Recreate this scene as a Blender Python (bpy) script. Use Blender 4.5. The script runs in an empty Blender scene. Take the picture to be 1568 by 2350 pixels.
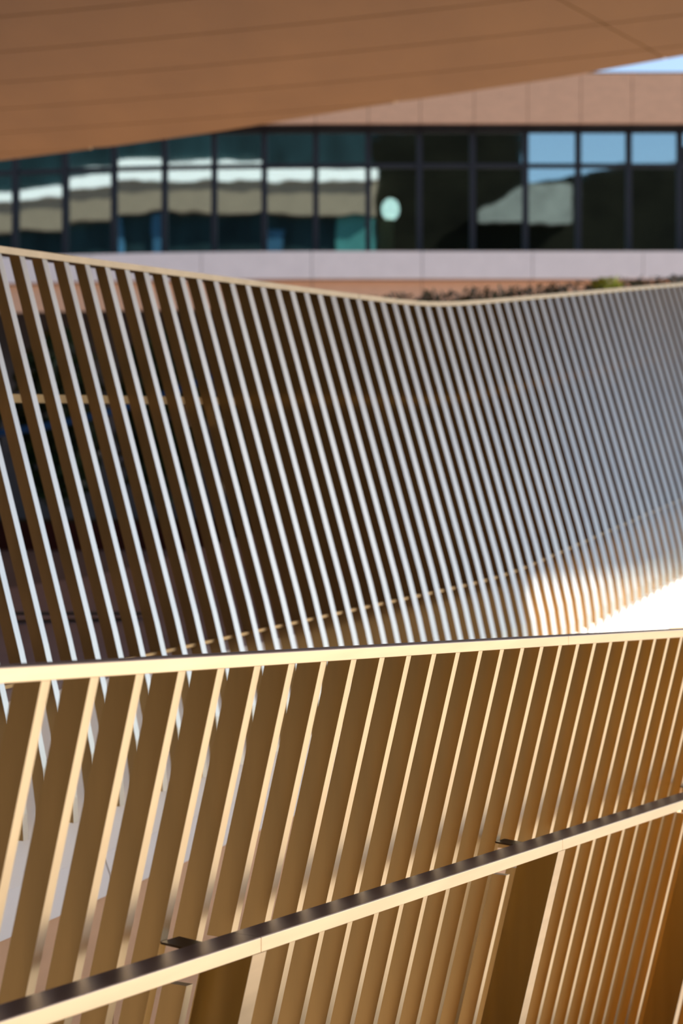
import bpy, bmesh, math, random
from mathutils import Vector, Matrix
random.seed(7)

# ------------------------------------------------------------------ camera, sky, sun, exposure
scene = bpy.context.scene
COL = scene.collection
cam_d = bpy.data.cameras.new('camera')
cam = bpy.data.objects.new('camera', cam_d)
COL.objects.link(cam)
cam.location = (0, 0, 0)
cam.rotation_euler = (math.pi / 2, 0, 0)
F = 4000.0                                   # focal length in pixels of the 1568 x 2350 frame
cam_d.sensor_fit = 'VERTICAL'
cam_d.sensor_height = 36.0
cam_d.sensor_width = 24.0
cam_d.lens = F / 2350.0 * 36.0
cam_d.clip_end = 500
cam_d.dof.use_dof = True
cam_d.dof.focus_distance = 3.15
cam_d.dof.aperture_fstop = 4.5
scene.camera = cam

SUN = Vector((.762, .18, .62)).normalized()
world = bpy.data.worlds.new('sky')
scene.world = world
world.use_nodes = True
wn = world.node_tree
wn.nodes.clear()
wo = wn.nodes.new('ShaderNodeOutputWorld')
wb = wn.nodes.new('ShaderNodeBackground')
ws = wn.nodes.new('ShaderNodeTexSky')
ws.sky_type = 'NISHITA'
ws.sun_disc = False
ws.sun_elevation = math.asin(SUN.z)
ws.sun_rotation = math.atan2(SUN.x, SUN.y)
ws.air_density = 1.0
ws.dust_density = 1.1
ws.ozone_density = 1.5
wb.inputs['Strength'].default_value = 0.22
wn.links.new(ws.outputs[0], wb.inputs[0])
wn.links.new(wb.outputs[0], wo.inputs[0])

sun_d = bpy.data.lights.new('sun', 'SUN')
sun_d.energy = 22.0
sun_d.color = (1.0, .90, .76)
sun_d.angle = math.radians(.6)
sun = bpy.data.objects.new('sun', sun_d)
COL.objects.link(sun)
sun.rotation_euler = SUN.to_track_quat('Z', 'Y').to_euler()
sun.location = (20, 12, 20)

vs = scene.view_settings
vs.view_transform = 'Standard'
vs.look = 'None'
vs.gamma = 1
vs.use_curve_mapping = False
vs.exposure = 0.0

# ------------------------------------------------------------------ materials
def nodes(name):
    m = bpy.data.materials.new(name)
    m.use_nodes = True
    nt = m.node_tree
    return m, nt, nt.nodes['Principled BSDF']

def surface(name, col, rough=.6, metal=0.0, var=.08, scale=8.0, stretch=(1, 1, 1), bump=0.0, spec=.5, rvar=0.0):
    m, nt, b = nodes(name)
    N, L = nt.nodes, nt.links
    tc = N.new('ShaderNodeTexCoord')
    mp = N.new('ShaderNodeMapping')
    mp.inputs['Scale'].default_value = stretch
    no = N.new('ShaderNodeTexNoise')
    no.inputs['Scale'].default_value = scale
    no.inputs['Detail'].default_value = 6
    L.new(tc.outputs['Object'], mp.inputs[0])
    L.new(mp.outputs[0], no.inputs[0])
    cr = N.new('ShaderNodeValToRGB')
    cr.color_ramp.elements[0].position = .3
    cr.color_ramp.elements[1].position = .7
    cr.color_ramp.elements[0].color = tuple(c * (1 - var) for c in col) + (1,)
    cr.color_ramp.elements[1].color = tuple(min(1, c * (1 + var)) for c in col) + (1,)
    L.new(no.outputs[0], cr.inputs[0])
    L.new(cr.outputs[0], b.inputs['Base Color'])
    b.inputs['Metallic'].default_value = metal
    b.inputs['Roughness'].default_value = rough
    b.inputs['Specular IOR Level'].default_value = spec
    if rvar:
        mr = N.new('ShaderNodeMapRange')
        mr.inputs['To Min'].default_value = rough - rvar
        mr.inputs['To Max'].default_value = rough + rvar
        L.new(no.outputs[0], mr.inputs[0])
        L.new(mr.outputs[0], b.inputs['Roughness'])
    if bump:
        bp = N.new('ShaderNodeBump')
        bp.inputs['Strength'].default_value = bump
        bp.inputs['Distance'].default_value = .002
        L.new(no.outputs[0], bp.inputs['Height'])
        L.new(bp.outputs[0], b.inputs['Normal'])
    return m

M = {}
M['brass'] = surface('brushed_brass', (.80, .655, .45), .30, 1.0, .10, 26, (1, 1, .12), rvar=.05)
M['brass_rail'] = surface('brushed_brass_rail', (.74, .60, .425), .30, 1.0, .07, 26, (.15, .15, 2), rvar=.05)
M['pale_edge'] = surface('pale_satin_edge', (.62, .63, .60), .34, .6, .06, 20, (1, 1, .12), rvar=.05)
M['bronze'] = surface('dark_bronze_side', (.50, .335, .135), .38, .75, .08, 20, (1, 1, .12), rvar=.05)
M['brass_side'] = surface('deep_brass_side', (.45, .325, .12), .32, 1.0, .10, 22, (1, 1, .10), rvar=.05)  # same brass darkened in the colour to copy dark reflections on the sides
M['dull_brass'] = surface('dull_brass', (.42, .30, .16), .42, .9, .08, 20)
M['far_rail'] = surface('weathered_bronze_rail', (.36, .27, .18), .42, .9, .08, 20)
M['rail_cap'] = surface('dark_patinated_cap', (.18, .14, .145), .38, .85, .10, 14, (1, 1, 1), rvar=.05)  # dark reflection of the surroundings painted as a strip on the rail tops
M['dark_metal'] = surface('dark_bracket_metal', (.10, .07, .04), .4, .8)
M['white_panel'] = surface('white_coated_panel', (.95, .87, .79), .55, 0, .03, 3)
M['orange_panel'] = surface('terracotta_panel', (.80, .48, .28), .6, 0, .06, 5, (1, 1, 3))
M['soffit'] = surface('copper_coloured_soffit', (.36, .20, .06), .55, 0, .07, 1.2, (1, .4, 1))
M['soffit_gap'] = surface('soffit_backing', (.05, .025, .012), .8, 0, .05)
M['frame'] = surface('black_window_frame', (.012, .012, .016), .5, 0, .05)
M['interior'] = surface('dark_room', (.02, .022, .015), .9, 0, .3, .5)
M['plaza'] = surface('mauve_paving', (.14, .10, .10), .75, 0, .10, 1.5)
M['floor'] = surface('pale_stone_floor', (.142, .122, .104), .75, 0, .06, 2.0)
M['ramp_floor'] = surface('grey_ramp_floor', (.33, .25, .25), .75, 0, .08, 3)
M['drain'] = surface('drain_grate', (.03, .035, .04), .6, .3)
M['leaf_dark'] = surface('dark_leaf', (.018, .05, .015), .5, 0, .4, 3)
M['leaf_olive'] = surface('olive_leaf', (.03, .05, .012), .5, 0, .4, 3)
M['leaf_bright'] = surface('yellow_green_leaf', (.45, .55, .06), .5, 0, .25, 3)
M['bark'] = surface('bark', (.05, .035, .02), .9, 0, .3, 10)
M['maroon'] = surface('maroon_planter', (.06, .012, .014), .5, 0, .2, 3)
M['blue'] = surface('blue_fabric', (.02, .13, .45), .6, 0, .15, 4)
M['dark_wall'] = surface('dark_base_wall', (.05, .038, .03), .7, 0, .3, 1)
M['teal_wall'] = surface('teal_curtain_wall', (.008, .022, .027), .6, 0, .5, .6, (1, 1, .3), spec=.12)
M['white_sunlit'] = surface('white_edge_beam', (.88, .89, .89), .6, 0, .02)
M['tan_soffit'] = surface('tan_under_eave', (.22, .17, .12), .6, 0, .06, 1)
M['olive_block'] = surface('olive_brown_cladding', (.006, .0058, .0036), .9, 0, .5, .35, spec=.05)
M['grey_gable'] = surface('grey_gable_panel', (.15, .16, .15), .7, 0, .35, .6)
M['teal_bay'] = surface('teal_lit_bay', (.045, .17, .17), .6, 0, .3, .5, spec=.1)
M['blue_bay'] = surface('blue_lit_bay', (.03, .09, .16), .6, 0, .4, .5, spec=.1)
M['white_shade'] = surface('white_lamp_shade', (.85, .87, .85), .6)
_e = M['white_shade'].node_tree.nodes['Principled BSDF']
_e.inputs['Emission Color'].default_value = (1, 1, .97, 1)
_e.inputs['Emission Strength'].default_value = 5.0  # glow added to imitate a bright reflection in the window
M['tan_wood'] = surface('tan_cabinet', (.75, .55, .32), .6, 0, .1)

def glass_mat(name, tint, fac):
    m, nt, b = nodes(name)
    N, L = nt.nodes, nt.links
    N.remove(b)
    out = N['Material Output']
    gl = N.new('ShaderNodeBsdfGlossy')
    gl.inputs['Color'].default_value = tint + (1,)
    gl.inputs['Roughness'].default_value = .015
    tr = N.new('ShaderNodeBsdfTransparent')
    tr.inputs['Color'].default_value = (.55, .68, .66, 1)
    tc = N.new('ShaderNodeTexCoord')
    no = N.new('ShaderNodeTexNoise')
    no.inputs['Scale'].default_value = .7
    bp = N.new('ShaderNodeBump')
    bp.inputs['Strength'].default_value = .02
    bp.inputs['Distance'].default_value = .1
    L.new(tc.outputs['Object'], no.inputs[0])
    L.new(no.outputs[0], bp.inputs['Height'])
    L.new(bp.outputs[0], gl.inputs['Normal'])
    mx = N.new('ShaderNodeMixShader')
    mx.inputs[0].default_value = fac
    L.new(tr.outputs[0], mx.inputs[1])
    L.new(gl.outputs[0], mx.inputs[2])
    L.new(mx.outputs[0], out.inputs[0])
    return m
M['glass'] = glass_mat('coated_glass', (.80, .97, 1.0), .5)

# ------------------------------------------------------------------ helpers
def mesh(name, verts, faces, mat):
    me = bpy.data.meshes.new(name)
    me.from_pydata([tuple(v) for v in verts], [], faces)
    bm = bmesh.new()
    bm.from_mesh(me)
    bmesh.ops.recalc_face_normals(bm, faces=bm.faces)
    bm.to_mesh(me)
    bm.free()
    me.materials.append(M[mat])
    return me

def front_material(me, idx, mat):
    me.materials.append(M[mat])
    for i in idx:
        me.polygons[i].material_index = 1

def link(name, me, parent=None, loc=None):
    o = bpy.data.objects.new(name, me)
    COL.objects.link(o)
    if parent:
        o.parent = parent
    if loc is not None:
        o.location = loc
    return o

def part(name, verts, faces, mat, parent=None):
    return link(name, mesh(name, verts, faces, mat), parent)

def tag(o, label=None, cat=None, group=None, kind=None):
    if label: o['label'] = label
    if cat: o['category'] = cat
    if group: o['group'] = group
    if kind: o['kind'] = kind
    return o

def empty(name, loc=(0, 0, 0)):
    """an Empty; parts are written in world coordinates and stay there (children get the inverse offset)"""
    o = bpy.data.objects.new(name, None)
    o.empty_display_size = .2
    COL.objects.link(o)
    o.location = loc
    return o

def settle(root):
    """parts were written in world coordinates: keep them there under a moved root"""
    inv = Matrix.Translation(-Vector(root.location))
    for c in root.children:
        c.matrix_parent_inverse = inv

BOXF = [(0, 1, 2, 3), (4, 7, 6, 5), (0, 4, 5, 1), (1, 5, 6, 2), (2, 6, 7, 3), (3, 7, 4, 0)]
def hexa(a, b, c, d, e, f, g, h):
    return [a, b, c, d, e, f, g, h], BOXF

def boxv(x0, x1, y0, y1, z0, z1):
    return hexa((x0, y0, z0), (x1, y0, z0), (x1, y1, z0), (x0, y1, z0), (x0, y0, z1), (x1, y0, z1), (x1, y1, z1), (x0, y1, z1))

def join(parts):
    V, Fa = [], []
    for v, f in parts:
        k = len(V)
        V += v
        Fa += [tuple(i + k for i in q) for q in f]
    return V, Fa

def sweep(rings):
    """closed rings of equal length -> capped tube"""
    n = len(rings[0])
    V = [p for r in rings for p in r]
    Fa = []
    for k in range(len(rings) - 1):
        for j in range(n):
            a = k * n + j
            b = k * n + (j + 1) % n
            Fa.append((a, b, b + n, a + n))
    Fa.append(tuple(range(n)))
    Fa.append(tuple((len(rings) - 1) * n + j for j in range(n)))
    return V, Fa

Z = Vector((0, 0, 1))

# ------------------------------------------------------------------ large structure: floors
P0 = Vector((-.37104, 2.18863, -.21175))
RUN = Vector((.48950, .87198, -.04094))
NF = Vector((.8720, -.4895, 0)).normalized()
DOWN = Vector((-.09184, .03839, -.42558)) / .42558
tag(part('lower_floor', *boxv(-60, 60, -45, 45, -5.0, -4.6), 'ramp_floor'), 'shaded grey floor of the lower level below the ramps', 'floor', kind='structure')
def wall_line(t):
    p = P0 + RUN * t + DOWN * 1.42 - NF * .05
    return (p.x, p.y)
fl = [wall_line(-30), wall_line(22), (30, 21), (30, -26), wall_line(-30)]
fv = [Vector((x, y, -1.65)) for x, y in fl[:4]] + [Vector((x, y, -1.9)) for x, y in fl[:4]]
tag(part('floor', fv, [(0, 1, 2, 3), (7, 6, 5, 4), (0, 4, 5, 1), (1, 5, 6, 2), (2, 6, 7, 3), (3, 7, 4, 0)], 'floor'), 'pale stone walkway floor before the near brass balustrade', 'floor', kind='structure')

# far balustrade line: straight in plan, pitch changes near the middle
def far_h(i):
    k = (i - 27.5) / 1.5
    sp = 1.5 * (math.log1p(math.exp(k)) if k < 30 else k)
    return .684 + .0050 * i + .0092 * sp
def far_top(i):
    return Vector((3.72413564e-05 * i * i + 4.53559952e-02 * i - 9.05802801e-01,
                   -2.00138948e-05 * i * i + 8.91429508e-02 * i + 4.60161383, far_h(i)))
def far_run(i):
    d = far_top(i + .5) - far_top(i - .5)
    d.z = 0
    return d.normalized()
def far_front(i):                              # towards the lower floor
    r = far_run(i)
    return Vector((r.y, -r.x, 0))
PROFILE = [(0, 0), (.35, .106), (.70, .212), (1.0, .302), (1.15, .343), (1.28, .374), (1.37, .388), (1.43, .392)]
def lean(drop):
    for (d0, l0), (d1, l1) in zip(PROFILE, PROFILE[1:]):
        if drop <= d1:
            return l0 + (l1 - l0) * (drop - d0) / (d1 - d0)
    return PROFILE[-1][1]
def far_pt(i, drop, back=0.0, side=0.0):
    return far_top(i) + far_front(i) * (lean(drop) - back) - Z * drop + far_run(i) * side
I0, I1 = -14, 72
HZ = 5.0

# upper plaza behind the ramp
edge = [far_pt(i, 1.0, 1.9) for i in range(-60, 130, 10)]
pv = [Vector((p.x, p.y, -.34)) for p in edge] + [Vector((45, 60, -.34)), Vector((-45, 60, -.34)), Vector((-45, edge[0].y, -.34))]
n = len(pv)
pv += [p - Z * .3 for p in pv]
pf = [tuple(range(n)), tuple(range(2 * n - 1, n - 1, -1))] + [(j, (j + 1) % n, (j + 1) % n + n, j + n) for j in range(n)]
tag(part('plaza_paving', pv, pf, 'plaza'), 'mauve plaza paving seen through the far fins', 'paving', kind='structure')

# ramp carrying the far balustrade
ramp = empty('ramp', tuple(far_pt(0, 1.43) - Z * .8))
tag(ramp, 'ramp edge with white fascia and terracotta skirt below the far fins', 'ramp', kind='structure')
rings = []
for i in range(I0 * 1, I1 + 1, 2):
    a = far_pt(i, 1.10, .075)
    b = a - far_front(i) * 1.85
    rings.append([a, b, b - Z * .16, a - Z * .16])
part('deck', *sweep(rings), 'ramp_floor', ramp)
def ramp_band(name, mat, d0, d1, b00, b01, thick, step, gap):
    i = I0
    while i < I1:
        rr = []
        for k in range(0, 5):
            q = i + gap + (step - 2 * gap) * k / 4
            fr = far_front(q)
            base = far_top(q)
            ds = [d0, 1.28, d1] if d0 < 1.28 < d1 else [d0, d1]
            bs = [b00, b00, b01] if len(ds) == 3 else [b00, b01]
            ps = [base + fr * (lean(d) - b) - Z * d for d, b in zip(ds, bs)]
            rr.append(ps + [p - fr * thick for p in reversed(ps)])
        part(name, *sweep(rr), mat, ramp)
        i += step
ramp_band('fascia_panel', 'white_panel', 1.13, 1.555, .078, .06, .03, 14, .03)
ramp_band('lip_panel', 'white_panel', 1.5555, 1.65, .06, .02, .03, 14, .03)
ramp_band('skirt_panel', 'orange_panel', 1.652, 5.9, .03, .03, .03, 14, .03)
settle(ramp)

# unseen brown wall added off to the left to darken the fin reflections
added_wall = empty('canopy_wing', (-10, 8, -1.65))
tag(added_wall, 'dark brown building wing standing under the canopy', 'building')
for a in range(-14, 30, 4):
    part('wall_panel', *boxv(-10.5, -10.2, a + .01, a + 3.99, -1.65, HZ - .01), 'dark_wall', added_wall)
settle(added_wall)

# ------------------------------------------------------------------ far balustrade
farb = empty('far_balustrade', tuple(far_pt(0, 1.43)))
farb.name = 'balustrade'
tag(farb, 'far leaning balustrade with dense pale bronze fins above the white ramp fascia', 'balustrade')
FW = .0235
def lerp_tab(tab, x):
    if x <= tab[0][0]: return tab[0][1]
    for (a, va), (b, vb) in zip(tab, tab[1:]):
        if x <= b:
            return va + (vb - va) * (x - a) / (b - a)
    return tab[-1][1]
FACE = [(-14, 58), (0, 55), (12, 49), (20, 42), (30, 37), (40, 30), (55, 23), (72, 20)]   # louvre angle of the fins along the run
for i in range(I0, I1 + 1):
    T = far_top(i)
    ray = math.atan2(T.x, T.y)
    ang = ray - math.radians(lerp_tab(FACE, i) + random.uniform(-1.6, 1.6))
    bdir = Vector((math.sin(ang), math.cos(ang), 0))
    fdir = Vector((bdir.y, -bdir.x, 0))
    rr = []
    FD = lerp_tab([(0, .034), (8, .038), (25, .058), (72, .062)], i)
    for d, l in PROFILE:
        c = far_pt(i, d)
        rr.append([c - fdir * FW / 2, c + fdir * FW / 2, c + fdir * FW / 2 + bdir * FD, c - fdir * FW / 2 + bdir * FD])
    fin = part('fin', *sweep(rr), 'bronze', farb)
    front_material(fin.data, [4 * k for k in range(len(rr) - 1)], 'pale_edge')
def far_bar(name, mat, drop, back, up, dep, i0=I0, i1=I1, parent=farb):
    rr = []
    i = i0
    while i <= i1 + 1e-6:
        a = far_pt(i, drop, back)
        fr = far_front(i)
        rr.append([a, a + Z * up, a + Z * up - fr * dep, a - fr * dep])
        if i1 - i < 1e-6: break
        i = min(i + 1, i1)
    return part(name, *sweep(rr), mat, parent)
for a, b in ((I0, 20.95), (20.98, I1)):
    far_bar('top_rail', 'far_rail', 0.0, -.004, .0185, .052, a, b)
far_bar('handrail', 'dull_brass', .395, .115, .023, .05)
far_bar('floor_angle', 'dull_brass', 1.085, .014, .009, .02)
for q in (8.6, 20.6, 32.6, 44.6, 56.6):
    a = far_pt(q, .42, .045)
    r, fr = far_run(q), far_front(q)
    v = []
    for d, w in ((.40, 0), (.465, 0)):
        c = far_pt(q, d, .05)
        v += [c - r * .008, c + r * .008, c + r * .008 - fr * .05, c - r * .008 - fr * .05]
    part('handrail_bracket', v, BOXF, 'brass_rail', farb)
settle(farb)

# ------------------------------------------------------------------ near balustrade
nearb = empty('balustrade', tuple(P0 + RUN * 1.0 + DOWN * 1.42))
tag(nearb, 'near brass balustrade of spaced slanted fins with a handrail on posts before it', 'balustrade')
W, D = .0182, .0435
def near_pt(t, drop, back=0.0):
    return P0 + RUN * t + DOWN * drop - NF * back
def fin_block(d0, d1):
    h = RUN * (W / 2)
    v = []
    for d in (d0, d1):
        c = DOWN * d
        v += [c - h, c + h, c + h - NF * D, c - h - NF * D]
    return v, BOXF
FIN_LEN = 1.40
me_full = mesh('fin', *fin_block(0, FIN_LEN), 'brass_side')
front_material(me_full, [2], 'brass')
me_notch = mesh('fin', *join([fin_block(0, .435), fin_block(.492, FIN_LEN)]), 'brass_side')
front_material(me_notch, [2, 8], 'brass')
NB = Matrix.Translation(-nearb.location)
for k in range(-4, 42):
    t = .1 * k
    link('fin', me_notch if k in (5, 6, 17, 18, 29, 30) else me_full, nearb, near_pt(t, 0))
def near_bar(name, mat, t0, t1, drop, back, up, dep, parent=nearb):
    v = []
    for t in (t0, t1):
        a = near_pt(t, drop, back)
        v += [a, a + Z * up, a + Z * up - NF * dep, a - NF * dep]
    o = part(name, v, BOXF, mat, parent)
    bv = o.modifiers.new('edge', 'BEVEL')
    bv.width = .0009
    bv.segments = 2
    return o
tops, rails = [], []
for a, b in ((-.6, 1.7455), (1.7465, 4.4)):
    rail = near_bar('top_rail', 'brass_rail', a, b, 0, 0, .0187, .0445)
    tops.append(rail)
for (a, b), rail in zip(((-.6, 1.7455), (1.7465, 4.4)), tops):
    v = []
    for t in (a, b):
        q = near_pt(t, 0, .0012) + Z * .0187
        v += [q, q + Z * .0012, q + Z * .0012 - NF * .042, q - NF * .042]
    tag(part('rail_cap', v, BOXF, 'rail_cap', rail), 'dark mauve cap strip')
G, HH, HW, HD = .105, .0223, .055, .4058
posts = [.4995 - 1.1937, .4995, .4995 + 1.1937, .4995 + 2 * 1.1937]
ends = [-.9] + [p + .0045 for p in posts] + [4.6]
for a, b in zip(ends, ends[1:]):
    v = []
    for t in (a + .0005, b - .0005):
        q = near_pt(t, HD, -G)
        v += [q, q - Z * HH, q - Z * HH - NF * HW, q - NF * HW]
    o = part('handrail', v, BOXF, 'brass_rail', nearb)
    rails.append(o)
    bv = o.modifiers.new('edge', 'BEVEL')
    bv.width = .0009
    bv.segments = 2
for (a, b), rail in zip(zip(ends, ends[1:]), rails):
    v = []
    for t in (a + .0005, b - .0005):
        q = near_pt(t, HD, -G + .0012)
        v += [q, q + Z * .0012, q + Z * .0012 - NF * (HW - .0024), q - NF * (HW - .0024)]
    tag(part('rail_cap', v, BOXF, 'rail_cap', rail), 'dark mauve cap strip')
for p in posts:
    h = RUN * .0195
    v = []
    for d in (0, FIN_LEN - HD - .02):
        c = near_pt(p, HD, -G) - Z * (HH + .0002) + DOWN * d
        v += [c - h, c + h, c + h - NF * .085, c - h - NF * .085]
    post = part('post', v, BOXF, 'brass_side', nearb)
    front_material(post.data, [2], 'brass_rail')
    # bracket tying the handrail to two neighbouring fins
    c = near_pt(p - .085, HD - .001, -.001)
    br = RUN * .024
    v = [c - br, c + br, c + br + NF * .05 - Z * .004, c - br + NF * .05 - Z * .004]
    v += [q - Z * .0035 for q in v]
    tag(part('bracket', v, BOXF, 'dark_metal', post), 'dark metal bracket')
settle(nearb)

# ------------------------------------------------------------------ canopy overhead
def edge_y(x):
    tab = [(-14, 29.0), (-9, 27.1), (-4.87, 24.8), (-3.0, 23.75), (-1.6, 22.9), (.35, 21.5), (2.54, 20.06), (3.75, 19.1), (6.0, 17.1), (7.6, 15.4), (8.5, 14.26), (9.4, 12.3)]
    return lerp_tab(tab, x)
HZ = 5.0
front = [(-14 + .45 * k, edge_y(-14 + .45 * k)) for k in range(51)]
outline = front[:50] + [(8.5, 14.26), (9.4, 12.3), (7.26, 8.52), (9.4, 9.03), (9.4, 4.6), (5.0, 3.0), (-1.6, 3.0), (-1.6, -14), (-14, -14)]  # unseen notch and left rear arm shaped to place sun patch and shadow
can = empty('canopy', (-2, 14, HZ))
tag(can, 'copper coloured overhanging canopy soffit with curved edge', 'canopy')
n = len(outline)
v = [Vector((x, y, HZ + .03)) for x, y in outline] + [Vector((x, y, HZ + .45)) for x, y in outline]
f = [tuple(range(n)), tuple(range(2 * n - 1, n - 1, -1))] + [(j, (j + 1) % n, (j + 1) % n + n, j + n) for j in range(n)]
part('slab', v, f, 'soffit_gap', can)
def curve_y(k, x):
    return 17.7 + 1.27 * k - .38 * x - .012 * x * x
def right_x(y):
    if y < 8.52: return 9.38
    return 7.26 + (y - 8.52) * .567 - .02
def on_curve(k, a):
    x = a
    for _ in range(40):
        x = a + .65 * (curve_y(k, x) - 17)
    return x
for k in range(-27, 10):
    for j in range(-3, 5):
        a0, a1 = 2.13 + 12.5 * j + .012, 2.13 + 12.5 * (j + 1) - .012
        cols = []
        for q in range(101):
            a = a0 + (a1 - a0) * q / 100
            xb, xt = on_curve(k, a), on_curve(k + 1, a)
            yb, yt = curve_y(k, xb) + .013, curve_y(k + 1, xt) - .013
            if xb < -14 or xb > right_x(yb) or yb < -13.9 or (yb < 4.62 and xb > 4.9) or (yb < 3.02 and xb > -1.62) or yb > edge_y(xb) - .02:
                cols.append(None); continue
            if xt > right_x(yt) or xt < -14 or yt > edge_y(xt) - .004:
                s0, s1 = 0, 1
                for _ in range(24):
                    s = (s0 + s1) / 2
                    x, y = xb + (xt - xb) * s, yb + (yt - yb) * s
                    if y > edge_y(x) - .004 or x > right_x(y) or x < -14: s1 = s
                    else: s0 = s
                xt, yt = xb + (xt - xb) * s0, yb + (yt - yb) * s0
            cols.append([Vector((xb, yb, HZ)), Vector((xt, yt, HZ)), Vector((xt, yt, HZ + .028)), Vector((xb, yb, HZ + .028))])
        seg = []
        for c in cols + [None]:
            if c is None:
                if len(seg) > 1:
                    part('soffit_panel', *sweep(seg), 'soffit', can)
                seg = []
            else:
                seg.append(c)
settle(can)

# ------------------------------------------------------------------ office building across the plaza (1 px = 1 cm at 40 m)
def fy(px):
    return 40.0 + (max(0, 784 - px) / 784.0) ** 2 * .7
def fp(px, py, dy=0.0):
    y = fy(px)
    return Vector(((px - 784) / F * y, y + dy, (1175 - py) / F * 40.0 * (1 - (y - 40) * .006)))
bld = empty('office_building', (0, 42, -.5))
tag(bld, 'curved office building with a dark window band between terracotta and white fascias', 'building')
MX = [-315, -198, -80, 35, 150, 262, 378, 492, 607, 725, 845, 963, 1085, 1206, 1327, 1443, 1560, 1678, 1796, 1914]
def facade_block(name, x0, x1, y0, y1, d0, d1, mat, parent=bld, splits=1):
    rr = []
    for k in range(splits + 1):
        px = x0 + (x1 - x0) * k / splits
        rr.append([fp(px, y0, d0), fp(px, y1, d0), fp(px, y1, d1), fp(px, y0, d1)])
    return part(name, *sweep(rr), mat, parent)
for a, b in zip(MX, MX[1:]):
    facade_block('fascia_panel', a + .7, b - .7, 181, 294, -.5, -.4, 'orange_panel')
for k, a in enumerate(range(-275, 1900, 248)):
    facade_block('edge_panel', a + .8, a + 247.2, 590, 651, -.9, -.75, 'white_panel', splits=2)
    facade_block('soffit_panel', a + .8, a + 247.2, 653, 716, -.7, -.55, 'orange_panel', splits=2)
facade_block('roof', -315, 1914, 175, 183, -.4, 8, 'dark_wall', splits=12)
facade_block('ceiling', -315, 1914, 292, 297, -.4, 6, 'frame', splits=12)
facade_block('room_floor', -315, 1914, 588, 594, -.74, 6, 'frame', splits=12)
facade_block('room_back', -315, 1914, 294, 592, 5.5, 5.7, 'interior', splits=12)
facade_block('base_wall', -315, 1914, 640, 1227, 1.6, 1.9, 'dark_wall', splits=12)
facade_block('transom', -315, 1914, 376, 386, -.06, .08, 'frame', splits=24)
facade_block('head_frame', -315, 1914, 294, 305, -.08, .08, 'frame', splits=24)
facade_block('sill_frame', -315, 1914, 582, 590, -.06, .08, 'frame', splits=24)
for x in MX:
    facade_block('mullion', x - 6.5, x + 6.5, 296, 590, -.10, .10, 'frame')
UP_T = [0, 0, .9, .9, .85, .95, .6, .5, -.3, -.3, -.3, 0, .1, .2, 0, 0, .9, .3, 0]
LOW_T = [0, 0, .3, .3, .5, .5, .3, .1] + [0] * 12
for c, (a, b) in enumerate(zip(MX, MX[1:])):
    for (y0, y1, lo) in ((304, 377, 0), (385, 583, 1)):
        q0, q1, q2, q3 = fp(a + 5, y1), fp(b - 5, y1), fp(b - 5, y0), fp(a + 5, y0)
        ce = (q0 + q1 + q2 + q3) / 4
        tx = math.radians((UP_T[c] if not lo else LOW_T[c]) * .5 + random.uniform(-.05, .05))
        tz = math.radians(random.uniform(-.15, .15))
        R = Matrix.Rotation(tz, 3, 'Z') @ Matrix.Rotation(tx, 3, 'X')
        nn = (q1 - q0).cross(q3 - q0).normalized() * .006
        qs = [R @ (q - ce) + ce for q in (q0, q1, q2, q3)]
        part('window_pane', [q - nn for q in qs] + [q + nn for q in qs], BOXF, 'glass', bld)
settle(bld)

# ------------------------------------------------------------------ buildings opposite, mirrored in the window band
nb = empty('white_edged_building', (-20, -33, -1.65))
tag(nb, 'teal glazed building with white floor edge and tan eaves, mirrored in the windows', 'building')
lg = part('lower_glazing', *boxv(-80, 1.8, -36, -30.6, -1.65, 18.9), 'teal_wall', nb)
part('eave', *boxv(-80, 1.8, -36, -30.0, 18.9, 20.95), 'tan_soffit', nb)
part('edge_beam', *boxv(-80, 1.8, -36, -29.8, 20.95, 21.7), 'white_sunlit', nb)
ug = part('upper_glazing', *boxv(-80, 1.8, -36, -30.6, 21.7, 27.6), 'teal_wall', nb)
for x0, x1, z0, z1, mt in ((-.9, 1.7, 14.5, 18.85, 'teal_bay'), (-5.2, -3.6, 15.5, 18.3, 'blue_bay'), (-9.0, -7.8, 15.5, 18.0, 'blue_bay'), (-27, -23, 15, 18.7, 'blue_bay'), (-34, -29, 15, 18.7, 'blue_bay'), (-4.9, -3.6, 22.4, 25.5, 'blue_bay')):
    part('glazing_bay', *boxv(x0, x1, -30.62, -30.45, z0, z1), mt, lg if z1 < 20 else ug)
settle(nb)
ob = empty('brown_clad_building', (12, -36, -1.65))
tag(ob, 'olive brown clad building block with stepped roof, mirrored in the windows', 'building')
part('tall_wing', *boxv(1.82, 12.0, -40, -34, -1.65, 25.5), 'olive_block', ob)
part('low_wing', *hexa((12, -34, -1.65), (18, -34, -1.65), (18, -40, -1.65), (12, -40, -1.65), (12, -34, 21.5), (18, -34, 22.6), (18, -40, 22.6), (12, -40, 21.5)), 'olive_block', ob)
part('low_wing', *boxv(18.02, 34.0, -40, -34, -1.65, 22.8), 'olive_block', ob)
gv = [Vector(((x - 784) * .0283, -33.2, (1175 - y) * .0283)) for x, y in ((1090, 478), (1205, 418), (1322, 418), (1322, 508), (1090, 508))]
gv += [p + Vector((0, -.7, 0)) for p in gv]
part('grey_gable', gv, [(0, 1, 2, 3, 4), (9, 8, 7, 6, 5)] + [(j, (j + 1) % 5, (j + 1) % 5 + 5, j + 5) for j in range(5)], 'grey_gable', ob)
settle(ob)

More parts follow.
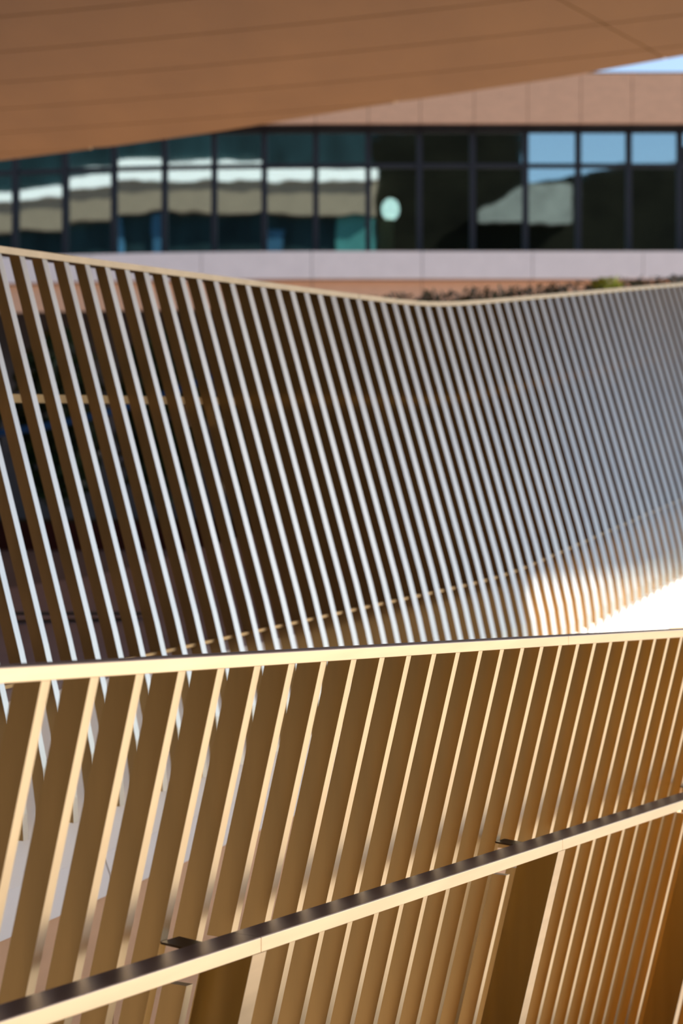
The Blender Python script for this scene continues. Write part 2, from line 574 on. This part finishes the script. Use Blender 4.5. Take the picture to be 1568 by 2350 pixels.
# ------------------------------------------------------------------ planting on the plaza
def leaves(cx, cy, cz, rx, ry, rz, count, size, box=False):
    V, Fa = [], []
    for _ in range(count):
        if box:
            p = Vector((random.uniform(-1, 1) * rx, random.uniform(-1, 1) * ry, random.uniform(-1, 1) * rz))
        else:
            while True:
                p = Vector((random.uniform(-1, 1), random.uniform(-1, 1), random.uniform(-1, 1)))
                if .35 < p.length < 1: break
            p = Vector((p.x * rx, p.y * ry, p.z * rz))
        p += Vector((cx, cy, cz))
        a = Vector((random.gauss(0, 1), random.gauss(0, 1), random.gauss(0, 1))).normalized()
        b = a.orthogonal().normalized()
        s = size * random.uniform(.6, 1.3)
        k = len(V)
        V += [p - a * s, p + b * s * .45, p + a * s, p - b * s * .45]
        Fa += [(k, k + 1, k + 2), (k, k + 2, k + 3)]
    return V, Fa
def raw(name, V, Fa, mat, parent=None):
    me = bpy.data.meshes.new(name)
    me.from_pydata([tuple(v) for v in V], [], Fa)
    me.materials.append(M[mat])
    return link(name, me, parent)
def stem(x, y, z0, z1, r):
    rr = []
    for k, z in enumerate((z0, (z0 + z1) / 2, z1)):
        s = r * (1 - .25 * k)
        rr.append([Vector((x + s * math.cos(t * math.pi / 3), y + s * math.sin(t * math.pi / 3), z)) for t in range(6)])
    return sweep(rr)
shr = [(-4.5, 'dark evergreen shrub at the end of the maroon planter facing the canopy wing'), (-3.55, 'dark evergreen shrub in the maroon planter beside the shorter banner pole'),
       (-2.6, 'dark evergreen shrub in the middle of the maroon planter'), (-1.65, 'dark evergreen shrub in the maroon planter behind the taller banner pole'), (-.7, 'dark evergreen shrub at the open end of the maroon planter')]
for q, (x, lab) in enumerate(shr):
    y = 16.0
    b = empty('evergreen_shrub', (x, y, -.06))
    tag(b, lab, 'shrub', 'shrubs along the maroon planter')
    w = .44
    raw('foliage', *leaves(x, y, .86, w, .36, .84, 1500, .075), 'leaf_dark', b)
    part('stem', *stem(x, y, -.06, 1.0, .04), 'bark', b)
    settle(b)
pl = empty('planter', (-2.6, 16.0, -.34))
tag(pl, 'long low maroon planter box holding the evergreen shrubs', 'planter')
part('box', *boxv(-5.2, 0, 15.5, 16.5, -.34, -.10), 'maroon', pl)
part('soil', *boxv(-5.1, -.1, 15.58, 16.42, -.10, -.06), 'bark', pl)
settle(pl)
ribbon = []
for k in range(13):
    t = k / 12
    x = -3.35 + 2.3 * t
    z = .62 + .56 * t - .10 * math.sin(t * math.pi)
    ribbon.append([Vector((x, 15.2, z)), Vector((x, 15.2, z + .06)), Vector((x, 15.23, z + .06)), Vector((x, 15.23, z))])
bb = empty('blue_banner', (-2.2, 15.2, -.34))
tag(bb, 'narrow slanting blue band strung before the evergreen shrubs', 'banner')
part('band', *sweep(ribbon), 'blue', bb)
for x, zt in ((-3.35, .70), (-1.05, 1.26)):
    part('pole', *stem(x, 15.26, -.34, zt, .02), 'dark_metal', bb)
settle(bb)
tag(part('drain_channel', *boxv(-7, -.66, 5.75, 5.87, -.34, -.335), 'drain'), 'dark drain channel across the mauve plaza paving', 'drain')

hd = empty('clipped_hedge', (6, 15.2, -.34))
tag(hd, 'low dark olive hedge just above the far bronze rail', 'hedge')
V, Fa = [], []
for k in range(16):
    x0 = .2 + k * .36
    zt = 1.875 + .067 * .36 * k
    v, f = leaves(x0, 15.2, zt - .20, .22, .30, .18, 700, .03, True)
    o = len(V)
    V += v
    Fa += [tuple(q + o for q in t) for t in f]
raw('foliage', V, Fa, 'leaf_olive', hd)
part('core', *hexa((.15, 15.0, -.34), (5.8, 15.0, -.34), (5.8, 15.4, -.34), (.15, 15.4, -.34), (.15, 15.0, 1.76), (5.8, 15.0, 2.14), (5.8, 15.4, 2.14), (.15, 15.4, 1.76)), 'leaf_olive', hd)
settle(hd)
sp = empty('leafy_sprig', (2.25, 14.75, -.34))
tag(sp, 'bright yellow green leafy sprig rising from the olive hedge', 'plant')
raw('foliage', *leaves(2.25, 14.75, 1.93, .13, .10, .06, 130, .035), 'leaf_bright', sp)
part('stem', *stem(2.25, 14.75, -.34, 1.93, .012), 'bark', sp)
settle(sp)

# pale window reflection, built as an added glowing blob behind the glass
pale_blob = empty('table_lamp', fp(888, 588, .6))
tag(pale_blob, 'lit white rounded lamp on a tan stand behind the window band', 'lamp')
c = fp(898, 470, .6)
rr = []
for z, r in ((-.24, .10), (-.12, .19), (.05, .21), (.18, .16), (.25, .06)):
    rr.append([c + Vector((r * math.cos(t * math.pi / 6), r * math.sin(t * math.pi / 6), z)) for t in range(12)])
part('shade', *sweep(rr), 'white_shade', pale_blob)
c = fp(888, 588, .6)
part('stand', *boxv(c.x - .17, c.x + .17, c.y - .15, c.y + .15, c.z, c.z + .93), 'tan_wood', pale_blob)
settle(pale_blob)
